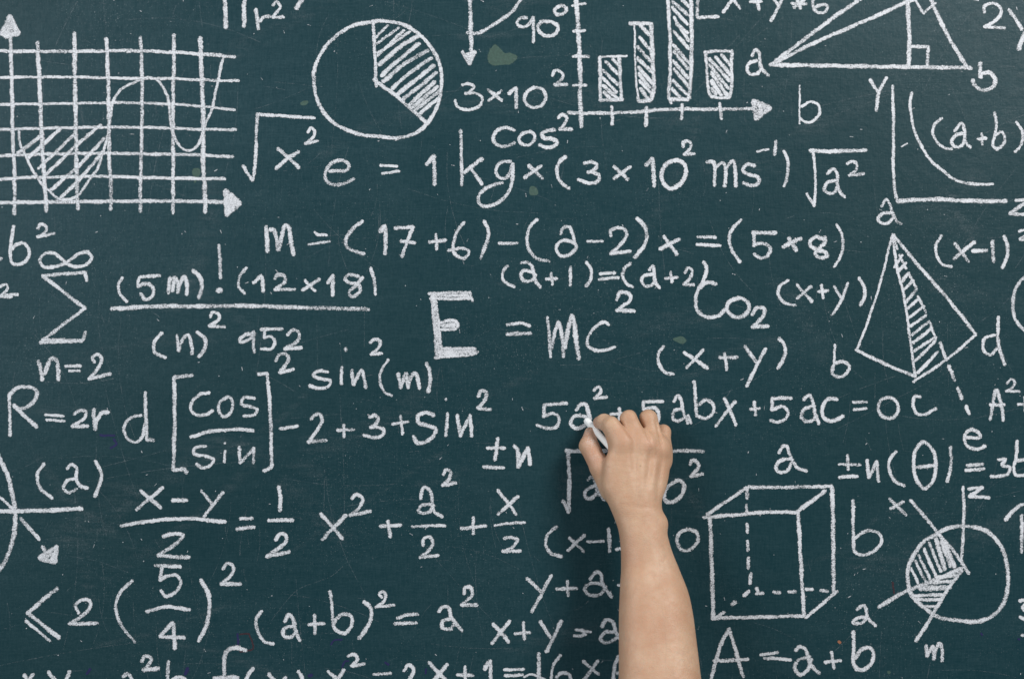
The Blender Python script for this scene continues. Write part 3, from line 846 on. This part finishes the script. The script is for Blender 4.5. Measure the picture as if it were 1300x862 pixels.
dash 23 20 1190,75 1192,120
dash 23 20 1192,160 1195,210
dash 23 20 1197,245 1197,300
dash 23 20 1210,325 1205,375
dash 23 22 1200,415 1175,438
dash 23 24 1130,470 1115,483
dash 23 17 1075,520 1025,550
dash 23 20 1235,428 1272,425 / 1240,400 1248,425
dash 33 20 28,420 60,422
dash 33 20 105,420 140,417
dash 33 20 192,405 225,407
dash 33 20 266,412 302,415
@letter_mark|tall chalk letter b right of the cube
b 33 18 430,-45 432,190
b 33 20 435,150 500,110 555,118 575,155 540,210 480,232 440,215 430,180
@circle_drawing|chalk circle with a hatched wedge and spokes marked x, z, a and m
circle 33 23 860,125 800,155 745,220 712,290 708,360 725,430 780,490 850,540 950,562 1080,565 1150,530 1200,460 1215,370 1210,280 1180,190 1120,120 1040,90 960,88 890,105 855,125
spoke 33 19 988,-112 992,0 980,280
spoke 33 22 720,-45 770,10 860,120 960,240 1015,325
spoke 33 23 560,495 700,415 820,370 980,300
spoke 33 21 980,310 900,420 830,540 750,668
hatching 33 15 725,300 760,375 / 745,260 800,370 / 762,232 820,355 / 790,200 850,340 / 815,170 875,315
hatching 33 23 850,150 895,305 / 880,160 925,290 / 895,170 945,290
hatching 33 17 850,345 960,335 / 840,372 940,362 / 735,437 895,433 / 760,457 880,458 / 790,492 860,492
hatching 33 28 770,402 850,398 925,395
x 32 20 615,800 700,885 / 685,815 620,852
z 32 21 1015,752 1085,745!1020,790!1120,795
a 33 20 450,510 480,485 495,500 505,550 545,590 / 495,545 445,555 430,575 470,578 500,550
m 33 21 800,690 805,745!835,695 840,760!845,720 870,680 880,700 882,770
@formula|cut-off chalk strokes at the right edge beside the spoked circle
arc 33 21 1205,55 1240,10 1290,-25 1330,-30
1 33 21 1285,30 1285,220
3 33 18 1275,465 1330,455!1290,500 1330,530 / 1275,545 1330,575
dash 33 18 1285,640 1330,630
@equation|row of chalk writing cut by the bottom edge at the lower left, x y and b squared
x 03 22 122,838 145,880 / 170,835 120,890
y 03 22 245,825 300,885 / 355,822 320,900
2 03 20 718,770 735,742 765,755 750,790 725,815!805,805
a 03 22 625,848 650,832 675,870 700,920 / 670,880 620,900
b 03 20 852,770 850,920 / 855,880 895,852 940,862 945,900
@equation|cut-off chalk f(x) = x squared - 2x + 1 along the bottom edge
f 03 24 1245,715 1190,700 1150,720 1135,780 1142,900 / 1085,855 1205,852
parenthesis 03 20 1280,805 1252,850 1245,900
x 13 22 65,835 130,910 / 150,850 90,920
parenthesis 13 22 215,820 238,870 235,920
x 13 21 365,820 440,890 / 445,812 385,910
2 13 19 465,745 490,735 515,755 485,795!550,782
minus 13 18 595,835 682,832
2 13 20 748,820 770,788 795,800 795,830 745,900
x 13 23 875,775 980,885 / 970,785 880,890
plus 13 20 1020,840 1100,840 / 1058,795 1063,890
1 13 23 1157,810 1186,767!1190,870 1190,900
equals 23 18 -40,812 60,810 / -35,842 55,838
1 23 22 135,730 138,870
6 23 20 245,740 210,790 200,870 225,900 / 225,850 250,828 290,838 298,870
dash 23 12 60,850 100,835 170,862
times 23 20 360,770 440,835 / 435,768 360,870
6 23 22 545,740 522,790 515,870 545,905 / 530,830 580,830
"""

# ------------------------------------------------------------------ chalkboard
board = bpy.data.objects.new('chalkboard', None)
COL.objects.link(board)
board.location = (0, 0, 0)
board['label'] = 'dark blue-green school chalkboard covered in white handwritten formulas, graphs and shapes'
board['category'] = 'chalkboard'


def make_panel():
    w, h, t = 1.7, 0.95, 0.016
    x0, x1, z0, z1 = -w, w, CZ - h, CZ + h
    v = [(x0, 0, z0), (x1, 0, z0), (x1, 0, z1), (x0, 0, z1), (x0, t, z0), (x1, t, z0), (x1, t, z1), (x0, t, z1)]
    f = [(0, 1, 2, 3), (5, 4, 7, 6), (4, 0, 3, 7), (1, 5, 6, 2), (3, 2, 6, 7), (4, 5, 1, 0)]
    link_mesh('writing_surface', v, f, M_BOARD, board)


make_panel()

ALLW = 1.0
KIND = {'pi': 'letter', 'theta': 'letter'}


def glyph_name(g):
    if g in KIND:
        return KIND[g]
    if len(g) == 1:
        return 'digit' if g.isdigit() else 'letter'
    return g


current = None
for line in MARKS.strip().splitlines():
    if line.startswith('@'):
        nm, lab = line[1:].split('|')
        current = bpy.data.objects.new(nm, None)
        COL.objects.link(current)
        current.parent = board
        current['label'] = lab
        continue
    g, tile, w, rest = line.split(None, 3)
    verts, faces, edge = [], [], []
    PRESS.clear()
    for pts in parse_strokes(tile, rest):
        if rest.count(',') == 1:
            continue
        ribbon(verts, faces, edge, pts, float(w) / 3.99 * (1.38 if g in ('hatching', 'arrowhead') else 1.17) * rng.uniform(0.92, 1.08))
    o = link_mesh(glyph_name(g), verts, faces, M_CHALK, current, {'edge': edge, 'press': list(PRESS)})


# worn patches where the paint has come off, old ink marks, faint scratches
def patch(name, tile, pts, mat, z=0.00006, lab=None):
    pp = catmull([tile_point(tile, k) for k in pts.split()] + [tile_point(tile, pts.split()[0])], 1.5)[:-1]
    c = np.mean(pp, axis=0)
    verts, edge, faces = [], [], []
    n = len(pp)
    for k, e in ((0.0, 0.0), (0.75, 0.35), (1.0, 1.0)):
        for p in pp:
            q = c + (np.array(p) - c) * (k if k else 0.02)
            a = P(q[0], q[1])
            verts.append((a[0], -z, a[2]))
            edge.append(e)
    for r in range(2):
        for i in range(n):
            j = (i + 1) % n
            faces.append((r * n + i, r * n + j, (r + 1) * n + j, (r + 1) * n + i))
    faces.append(tuple(range(n)))
    o = link_mesh(name, verts, faces, mat, board, {'edge': edge})
    if lab:
        o['label'] = lab


patch('worn_patch', '10', '1158,290 1172,240 1208,212 1240,240 1265,266 1300,264 1345,290 1318,326 1290,338 1230,342 1172,340', M_WORN, lab='bare green spot beside the ninety degree arrow')
patch('worn_patch', '10', '218,525 240,510 270,512 262,532 230,538', M_WORN)
patch('worn_patch', '21', '88,80 110,75 130,90 138,125 112,135 86,130', M_WORN)
patch('worn_patch', '00', '972,850 1010,846 1022,866 1000,920 985,938 978,900 968,880', M_WORN)
patch('worn_patch', '21', '805,856 835,840 862,838 890,862 870,885 830,872', M_WORN)
patch('worn_patch', '33', '600,820 615,815 625,830 610,838', M_WORN)


def ink(tile, w, text, mat, name='ink_mark'):
    verts, faces, edge = [], [], []
    for pts in parse_strokes(tile, text):
        ribbon(verts, faces, edge, pts, w, base=0.00004)
    link_mesh(name, verts, faces, mat, board, {'edge': [e * 0.9 for e in edge]})


ink('02', 3.2, '508,480 580,482 / 578,500 590,525 560,545', M_INK_BLUE)
ink('03', 3.0, '1205,630 1207,685', M_INK_BLUE)
ink('03', 2.4, '1215,632 1262,630!1282,705 1215,722', M_INK_RED)
ink('03', 5.0, '950,805 940,835', M_INK_BLUE)
ink('03', 3.5, '455,808 440,834', M_INK_BLUE)
ink('13', 2.4, '378,685 395,665 435,660', M_INK_BLUE)
ink('13', 5.0, '268,842 282,840', M_INK_BLUE)
ink('13', 2.4, '435,800 450,770 470,768', M_INK_BLUE)
ink('13', 3.0, '655,775 672,786', M_INK_BLUE)
ink('13', 2.6, '860,808 860,832', M_INK_BLUE)
ink('33', 3.0, '1268,655 1275,660', M_INK_BLUE)
ink('33', 2.6, '1080,628 1086,636', M_INK_BLUE)
ink('33', 3.0, '632,370 638,425', M_INK_RED)
ink('33', 3.4, '358,670 364,676', simple('rust_spot', (0.30, 0.12, 0.06)), 'rust_spot')
ink('31', 3.2, '1030,370 1045,372', simple('old_rust_spot', (0.22, 0.13, 0.07)), 'rust_spot')

# faint old scratches and ghost strokes: nobody could count them
verts, faces, edge = [], [], []
r2 = random.Random(5)
for i in range(360):
    x, y = r2.uniform(-60, 1360), r2.uniform(-60, 920)
    a = r2.choice((r2.uniform(0, 6.28), r2.gauss(0, 0.2), r2.gauss(1.57, 0.1)))
    L = r2.choice((18, 30, 60, 110, 180)) * r2.uniform(0.5, 1.2)
    bend = r2.uniform(-0.6, 0.6)
    pts = []
    for k in range(5):
        pts.append((x, y))
        x += math.cos(a) * L / 4
        y += math.sin(a) * L / 4
        a += bend / 4
    ribbon(verts, faces, edge, pts, r2.uniform(0.7, 1.3), base=0.00045, wob=0.5)
for txt in ('31|1250,0 1110,180 990,385', '02|440,715 800,655 1150,620 1297,610', '02|520,640 850,555', '03|330,235 500,265 650,320', '12|330,560 345,650 345,862', '13|80,560 210,410 380,340 440,290'):
    tl, s_ = txt.split('|')
    for pts in parse_strokes(tl, s_):
        ribbon(verts, faces, edge, pts, 1.2, base=0.00045, wob=0.5)
sc = link_mesh('scratches', verts, faces, M_CHALK_FAINT, board, {'edge': edge})
sc['kind'] = 'stuff'
# broad traces of the duster
verts, faces, edge = [], [], []
for i in range(46):
    x, y = r2.uniform(-40, 1340), r2.uniform(-40, 900)
    a = r2.gauss(-0.25, 0.35) if i % 3 else r2.uniform(0, 6.28)
    L = r2.uniform(60, 260)
    bend = r2.uniform(-0.9, 0.9)
    pts = []
    for k in range(6):
        pts.append((x, y))
        x += math.cos(a) * L / 5
        y += math.sin(a) * L / 5
        a += bend / 5
    ribbon(verts, faces, edge, pts, r2.uniform(8, 42), base=0.00070 + 0.000013 * i, wob=0.5)
ds = link_mesh('duster_smears', verts, faces, M_SMEAR, board, {'edge': edge})
ds['kind'] = 'stuff'
# loose grains of chalk and short flecks
verts, faces, edge = [], [], []
for i in range(330):
    x, y = r2.uniform(0, 1300), r2.uniform(0, 862)
    a = r2.uniform(0, 6.28)
    L = r2.choice((0.6, 0.8, 1.2, 2.2, 4))
    ribbon(verts, faces, edge, [(x, y), (x + L * math.cos(a), y + L * math.sin(a))], r2.uniform(0.7, 1.6), base=0.0005, wob=0.3)
fl = link_mesh('chalk_flecks', verts, faces, chalk_material('chalk_fleck', amount=0.02, cap=0.7), board, {'edge': edge})
fl['kind'] = 'stuff'


# ------------------------------------------------------------------ the writing hand, one continuous surface
def smin(a, b, k):
    h = np.clip(0.5 + 0.5 * (b - a) / k, 0, 1)
    return b + (a - b) * h - k * h * (1 - h)


def L3(px, py, d):
    """layout pixel + depth (mm) -> local millimetres (x right, y down, z towards viewer)"""
    k = (CAM_D * 1000 - d) / (CAM_D * 1000)
    return np.array([(px - 650) * 0.8 * k, (py - 431) * 0.8 * k, d])


H = 1.0
X0, X1 = 60.0, 205.0
Y0, Y1 = 62.0, 560.0
Z0, Z1 = 2.0, 205.0
gx = np.arange(X0, X1, H, dtype=np.float32)
gy = np.arange(Y0, Y1, H, dtype=np.float32)
gz = np.arange(Z0, Z1, H, dtype=np.float32)
GX = gx[:, None, None]
GY = gy[None, :, None]
GZ = gz[None, None, :]

PROFILE = [  # py, left px, right px, centre depth mm, half thickness mm
    (548, 786, 846, 40, 11),
    (560, 779, 849.5, 43, 13),
    (580, 768, 852, 46, 15),
    (600, 764, 850.5, 49, 16.5),
    (620, 764, 846, 52, 17.5),
    (635, 770, 840.5, 54, 18),
    (646, 775, 840.5, 55.5, 18.3),
    (658, 780, 842.5, 57, 18.8),
    (669, 784, 845, 59, 19.5),
    (696, 788, 852, 63, 21.5),
    (724, 788.5, 863, 68, 24),
    (751, 787.5, 873.5, 74, 27),
    (776, 786.5, 879, 80, 29.5),
    (806, 787, 883, 87, 31.5),
    (862, 789, 889, 101, 33.5),
    (950, 792, 896, 124, 35.5),
    (1040, 795, 898, 147, 36.5),
    (1110, 798, 897, 166, 37),
]
pr = np.array(PROFILE, float)
ys = np.array([L3(0, r[0], r[3])[1] for r in pr])
xl = np.array([L3(r[1], r[0], r[3])[0] for r in pr])
xr = np.array([L3(r[2], r[0], r[3])[0] for r in pr])


def smooth_interp(y, xs, v):
    """cubic through the profile"""
    m = np.gradient(v, xs)
    i = np.clip(np.searchsorted(xs, y) - 1, 0, len(xs) - 2)
    h = xs[i + 1] - xs[i]
    t = np.clip((y - xs[i]) / h, 0, 1)
    return ((2 * t**3 - 3 * t**2 + 1) * v[i] + (t**3 - 2 * t**2 + t) * h * m[i] + (-2 * t**3 + 3 * t**2) * v[i + 1] + (t**3 - t**2) * h * m[i + 1])


yy = gy.astype(float)
cl = smooth_interp(yy, ys, xl)
cr = smooth_interp(yy, ys, xr)
cd = smooth_interp(yy, ys, pr[:, 3])
cb = smooth_interp(yy, ys, pr[:, 4])
cc = ((cl + cr) / 2).astype(np.float32)
ca = ((cr - cl) / 2).astype(np.float32)
cd = cd.astype(np.float32)
cb = cb.astype(np.float32)
yw = L3(0, 650, 60)[1]
roll = (0.30 * np.clip((yw - yy) / 60, 0, 1)).astype(np.float32)      # little-finger side turned to the board

du = GX - cc[None, :, None]
dz = GZ - cd[None, :, None] + roll[None, :, None] * du
qa, qb = ca[None, :, None], cb[None, :, None]
pw = 2.25
k0 = (np.abs(du / qa) ** pw + np.abs(dz / qb) ** pw) ** (1 / pw)
g1_ = np.sqrt((du / qa**2) ** 2 + (dz / qb**2) ** 2) + 1e-6
F = (k0 - 1) * k0 / g1_
F = np.minimum(F, 60)
# ends of the swept form
ytop = L3(0, 556, 42)[1]
F = -smin(-F, -(ytop - GY + 0 * F), 9.0)
yend = L3(0, 1095, 160)[1]
F = -smin(-F, -(GY - yend + 0 * F), 30.0)


def region(lo, hi, pad=16):
    a = [max(0, int((lo[i] - pad - o) / H)) for i, o in enumerate((X0, Y0, Z0))]
    b = [min(n, int((hi[i] + pad - o) / H) + 2) for i, (n, o) in enumerate(zip((len(gx), len(gy), len(gz)), (X0, Y0, Z0)))]
    return slice(a[0], b[0]), slice(a[1], b[1]), slice(a[2], b[2])


def cone_sdf(sl, a, b, ra, rb):
    px, py, pz = gx[sl[0]][:, None, None] - a[0], gy[sl[1]][None, :, None] - a[1], gz[sl[2]][None, None, :] - a[2]
    ba = b - a
    t = np.clip((px * ba[0] + py * ba[1] + pz * ba[2]) / max(1e-6, ba.dot(ba)), 0, 1)
    return np.sqrt((px - ba[0] * t) ** 2 + (py - ba[1] * t) ** 2 + (pz - ba[2] * t) ** 2) - (ra + (rb - ra) * t)


def chain(joints, k=3.0):
    """a tapering limb: SDF of joined round cones over its own region"""
    pts = [L3(*j[:3]) for j in joints]
    rad = [j[3] for j in joints]
    lo = np.min([p - r for p, r in zip(pts, rad)], axis=0)
    hi = np.max([p + r for p, r in zip(pts, rad)], axis=0)
    sl = region(lo, hi)
    out = None
    for i in range(len(pts) - 1):
        f = cone_sdf(sl, pts[i], pts[i + 1], rad[i], rad[i + 1])
        out = f if out is None else smin(out, f, k)
    return sl, out


FAR = 60.0
Fing = np.full(F.shape, FAR, dtype=np.float32)


def add_finger(joints, k=1.0, inner=3.0):
    sl, f = chain(joints, inner)
    Fing[sl] = smin(Fing[sl], f.astype(np.float32), k)


# knuckle row then curled fingers: px, py, depth mm, radius mm
INDEX = [(788.5, 563, 49, 11.5), (777.5, 541.5, 46, 9.7), (767, 535.8, 36, 7.8), (761, 536.2, 23, 6.4)]
MIDDLE = [(818, 566, 47, 10.0), (799, 533.0, 40, 9.3), (790, 556, 17, 8.0), (783, 573, 22, 7.2)]
RING = [(835, 571, 41, 9.2), (823, 531.5, 33, 8.7), (816, 560, 13, 7.6), (808, 579, 19, 6.8)]
PINKY = [(843, 585, 35, 7.6), (842, 548.5, 24, 7.2), (834, 572, 11, 6.4), (828, 588, 16, 5.8)]
THUMB = [(777, 622, 47, 12.0), (763, 594, 43, 10.6), (747.6, 566, 31, 9.4), (749.6, 549.5, 19, 6.1)]
add_finger(PINKY)
add_finger(RING, 1.2)
add_finger(MIDDLE, 1.2)
add_finger(INDEX, 1.2)
hs = (slice(None), slice(0, 175), slice(0, 120))
F[hs] = smin(F[hs], Fing[hs], 6.5)
slT, fT = chain(THUMB, 3.0)
F[slT] = smin(F[slT], fT.astype(np.float32), 3.5)


def bump_ball(px, py, d, r, k):
    sl = region(L3(px, py, d) - r, L3(px, py, d) + r)
    c = L3(px, py, d)
    F[sl] = smin(F[sl], cone_sdf(sl, c, c + 0.01, r, r).astype(np.float32), k)


def bump_line(a, b, ra, rb, k):
    sl, f = chain([(*a, ra), (*b, rb)])
    F[sl] = smin(F[sl], f.astype(np.float32), k)


bump_ball(836.0, 664, 60, 8.6, 7)                       # end of the ulna
bump_ball(791, 559, 49.0, 11.0, 10)                       # knuckles
bump_ball(819, 564, 45.5, 10.5, 10)
bump_ball(836, 571, 39.0, 9.5, 10)
bump_line((840, 760, 84), (850, 870, 112), 15, 24, 12)  # forearm muscle
bump_line((812, 740, 82), (818, 870, 114), 13, 22, 12)


# tendons, hollows and creases: displace along a line, dorsal side only
def crease(a, b, amp, wid, dmin=0):
    pa, pb = L3(*a)[:2], L3(*b)[:2]
    lo = np.minimum(pa, pb) - 12
    hi = np.maximum(pa, pb) + 12
    i0, i1 = max(0, int((lo[0] - X0) / H)), int((hi[0] - X0) / H) + 1
    j0, j1 = max(0, int((lo[1] - Y0) / H)), int((hi[1] - Y0) / H) + 1
    x = gx[i0:i1][:, None] - pa[0]
    y = gy[j0:j1][None, :] - pa[1]
    ba = pb - pa
    t = np.clip((x * ba[0] + y * ba[1]) / ba.dot(ba), 0, 1)
    ds = np.sqrt((x - ba[0] * t) ** 2 + (y - ba[1] * t) ** 2)
    fade = np.clip(np.minimum(t, 1 - t) * 5, 0.0, 1) if amp < 0 else np.clip(np.minimum(t, 1 - t) * 4 + 0.15, 0, 1)
    w = amp * np.exp(-(ds / wid) ** 2) * fade
    zz = (gz > dmin).astype(np.float32)[None, None, :]
    F[i0:i1, j0:j1, :] += (w[:, :, None] * zz).astype(np.float32)


crease((794, 566, 60), (804, 632, 60), -0.6, 3.2, 42)
crease((818, 570, 60), (813, 634, 60), -0.75, 3.0, 42)
crease((834, 578, 55), (821, 636, 60), -0.65, 2.8, 40)
crease((805, 556, 60), (806, 604, 60), 1.1, 3.4, 40)
crease((828, 562, 60), (822, 612, 60), 1.1, 2.8, 38)
crease((842, 566, 50), (833, 640, 58), 0.6, 2.4, 36)
crease((832, 590, 50), (826, 645, 58), -0.45, 2.4, 36)
for kx, ky in ((787, 551), (819, 556), (836, 562), (797, 528), (822, 526), (773, 535)):
    for q in (-3.0, 0.0, 3.2):
        crease((kx - 5, ky + q, 50), (kx + 5, ky + q + 0.8, 50), 0.22, 0.9, 30)
crease((840, 585, 50), (829, 632, 58), 0.5, 3.0, 36)
crease((780, 526, 50), (804, 559, 50), 1.8, 1.5, 32)    # between the fingers
crease((806, 520, 50), (826, 562, 50), 1.8, 1.5, 26)
crease((832, 532, 40), (840, 570, 45), 1.5, 1.4, 18)
crease((761, 571, 40), (768, 577, 50), 0.9, 1.3, 30)    # web of the thumb
crease((736, 563, 30), (742, 558, 36), 0.35, 1.0, 25)
crease((786, 640, 70), (836, 646, 70), 0.35, 2.5, 60)   # wrist
crease((838, 672, 70), (846, 740, 80), 0.3, 3.5, 60)
r3 = random.Random(3)
for i in range(60):                                      # fine skin folds on the back of the hand
    x, y = r3.uniform(786, 836), r3.uniform(570, 648)
    crease((x, y, 60), (x + r3.uniform(3, 8), y + r3.uniform(-1.5, 1.5), 60), 0.10, 0.9, 42)


def surface_nets(F):
    """naive surface nets on a regular grid"""
    s = F < 0
    nx, ny, nz = F.shape
    c = np.zeros((nx - 1, ny - 1, nz - 1), np.int8)
    for i in (0, 1):
        for j in (0, 1):
            for k in (0, 1):
                c += s[i:nx - 1 + i, j:ny - 1 + j, k:nz - 1 + k]
    act = np.argwhere((c > 0) & (c < 8))
    idx = -np.ones((nx - 1, ny - 1, nz - 1), np.int32)
    idx[act[:, 0], act[:, 1], act[:, 2]] = np.arange(len(act))
    acc = np.zeros((len(act), 3))
    cnt = np.zeros(len(act))
    corners = [(i, j, k) for i in (0, 1) for j in (0, 1) for k in (0, 1)]
    for a in corners:
        for ax in range(3):
            if a[ax]:
                continue
            b = list(a)
            b[ax] = 1
            fa = F[act[:, 0] + a[0], act[:, 1] + a[1], act[:, 2] + a[2]]
            fb = F[act[:, 0] + b[0], act[:, 1] + b[1], act[:, 2] + b[2]]
            m = (fa < 0) != (fb < 0)
            t = np.where(m, fa / np.where(m, fa - fb, 1), 0)
            p = np.tile(np.array(a, float), (len(act), 1))
            p[:, ax] += t
            acc[m] += p[m]
            cnt[m] += 1
    V = act + acc / cnt[:, None]
    quads = []
    for ax in range(3):
        o1, o2 = [(1, 2), (2, 0), (0, 1)][ax]
        lo = [slice(None)] * 3
        hi = [slice(None)] * 3
        lo[ax] = slice(0, -1)
        hi[ax] = slice(1, None)
        for sign in (0, 1):
            A, B = s[tuple(lo)], s[tuple(hi)]
            e = np.argwhere((A & ~B) if sign == 0 else (~A & B))
            e = e[(e[:, o1] > 0) & (e[:, o2] > 0) & (e[:, o1] < F.shape[o1] - 1) & (e[:, o2] < F.shape[o2] - 1)]
            q = []
            for (u, v) in ((0, 0), (-1, 0), (-1, -1), (0, -1)):
                cidx = e.copy()
                cidx[:, o1] += u
                cidx[:, o2] += v
                q.append(idx[cidx[:, 0], cidx[:, 1], cidx[:, 2]])
            q = np.stack(q, 1)
            quads.append(q if sign == 0 else q[:, ::-1])
    return V, np.concatenate(quads)


V, Q = surface_nets(F)
W = np.empty_like(V)
mmx = V[:, 0] * H + X0
mmy = V[:, 1] * H + Y0
mmz = V[:, 2] * H + Z0
W[:, 0] = mmx * 0.001
W[:, 1] = -mmz * 0.001
W[:, 2] = CZ - mmy * 0.001


def blob(px, py, d, r):
    c = L3(px, py, d)
    return np.exp(-((mmx - c[0]) ** 2 + (mmy - c[1]) ** 2 + ((mmz - c[2]) * 0.6) ** 2) / r**2)


flush = np.clip(0.30 * blob(790, 553, 58, 9) + 0.42 * blob(822, 562, 56, 8) + 0.2 * blob(838, 566, 48, 6)
                + 0.45 * blob(754, 532, 26, 8) + 0.45 * blob(745, 552, 28, 9) + 0.5 * blob(755, 580, 40, 12)
                + 0.15 * blob(800, 790, 110, 40) + 0.25 * blob(797, 700, 80, 14), 0, 1)
dust = np.clip(1.0 * blob(750, 560, 40, 5) + 0.8 * blob(746, 545, 26, 6) + 0.6 * blob(762, 540, 38, 5) + 0.35 * blob(757, 580, 46, 8), 0, 1)
hand = link_mesh('person', W, Q, M_SKIN, None, {'flush': flush, 'dust': dust}, smooth=True)
hand['label'] = 'bare forearm and right hand seen from behind, gripping a white chalk stick'
hand['category'] = 'person'
sm = hand.modifiers.new('smooth', 'SMOOTH')
sm.factor = 0.5
sm.iterations = 3


def nail(cx, cy, d, wid, ln, axis, normal):
    """a curved nail plate on a fingertip"""
    c = Vector(P(cx, cy, d / 1000))
    ax = Vector(axis).normalized()
    no = Vector(normal).normalized()
    no = (no - ax * no.dot(ax)).normalized()
    sd = ax.cross(no)
    verts, faces = [], []
    NU, NV = 9, 8
    for lay in (0, 1):
        for i in range(NU):
            u = i / (NU - 1) * 2 - 1
            for j in range(NV):
                v = j / (NV - 1) * 2 - 1
                vv = math.sin(v * 1.45) / math.sin(1.45)
                uu = u * math.sqrt(max(0, 1 - 0.45 * vv * vv))
                p = c + ax * (ln * uu * 0.5) + sd * (wid * vv * 0.5) + no * (0.0006 - wid * 0.32 * vv * vv - ln * 0.05 * u * u - lay * 0.0009)
                verts.append(p)
    n = NU * NV
    for lay in (0, 1):
        for i in range(NU - 1):
            for j in range(NV - 1):
                a = lay * n + i * NV + j
                f = (a, a + 1, a + NV + 1, a + NV)
                faces.append(f if lay == 0 else f[::-1])
    ring = [(0, j) for j in range(NV)] + [(i, NV - 1) for i in range(1, NU)] + [(NU - 1, j) for j in range(NV - 2, -1, -1)] + [(i, 0) for i in range(NU - 2, 0, -1)]
    for a, b in zip(ring, ring[1:] + ring[:1]):
        p, q = a[0] * NV + a[1], b[0] * NV + b[1]
        faces.append((p, q, q + n, p + n))
    return link_mesh('fingernail', verts, faces, M_NAIL, hand, smooth=True)


# thumb nail faces away from the fingers (up-left, towards the board); index nail faces up
tT, tI = Vector(P(750.2, 549.5, 0.022)), Vector(P(748.5, 566, 0.035))
ax_t = (tT - tI).normalized()
nail(745.0, 551, 21, 0.0095, 0.0115, ax_t, (-1, 0.75, 0.1))
iT, iI = Vector(P(760, 537.5, 0.022)), Vector(P(765, 536.5, 0.034))
nail(760, 530.5, 23, 0.0090, 0.0105, (iT - iI), (0.0, 0.0, 1))


# ------------------------------------------------------------------ stick of chalk
def make_chalk():
    tip = Vector(P(744.2, 533.3, 0.0045))
    end = Vector(P(775.0, 568.0, 0.0480))
    ax = (end - tip).normalized()
    up = Vector((0, 0, 1))
    s1 = ax.cross(up).normalized()
    s2 = ax.cross(s1)
    L = (end - tip).length
    prof = [(0.0, 0.0008), (0.00015, 0.0022), (0.0007, 0.0031), (0.0018, 0.0035), (0.0045, 0.0036), (L * 0.5, 0.0034), (L - 0.0006, 0.0032), (L, 0.0028), (L, 0.0005)]
    N = 28
    verts, faces = [], []
    rr = random.Random(2)
    for i, (s, r) in enumerate(prof):
        for k in range(N):
            a = 2 * math.pi * k / N
            q = r * (1 + (rr.uniform(-0.035, 0.035) if i < 5 else 0))
            verts.append(tip + ax * s + s1 * math.cos(a) * q + s2 * math.sin(a) * q)
    for i in range(len(prof) - 1):
        for k in range(N):
            j = (k + 1) % N
            faces.append((i * N + k, i * N + j, (i + 1) * N + j, (i + 1) * N + k))
    faces.append(tuple(reversed(range(N))))
    faces.append(tuple(range((len(prof) - 1) * N, len(prof) * N)))
    o = link_mesh('chalk_stick', verts, faces, M_STICK, None, smooth=True)
    o['label'] = 'short white chalk stick pinched between thumb and index finger, tip on the board'
    o['category'] = 'chalk'


make_chalk()
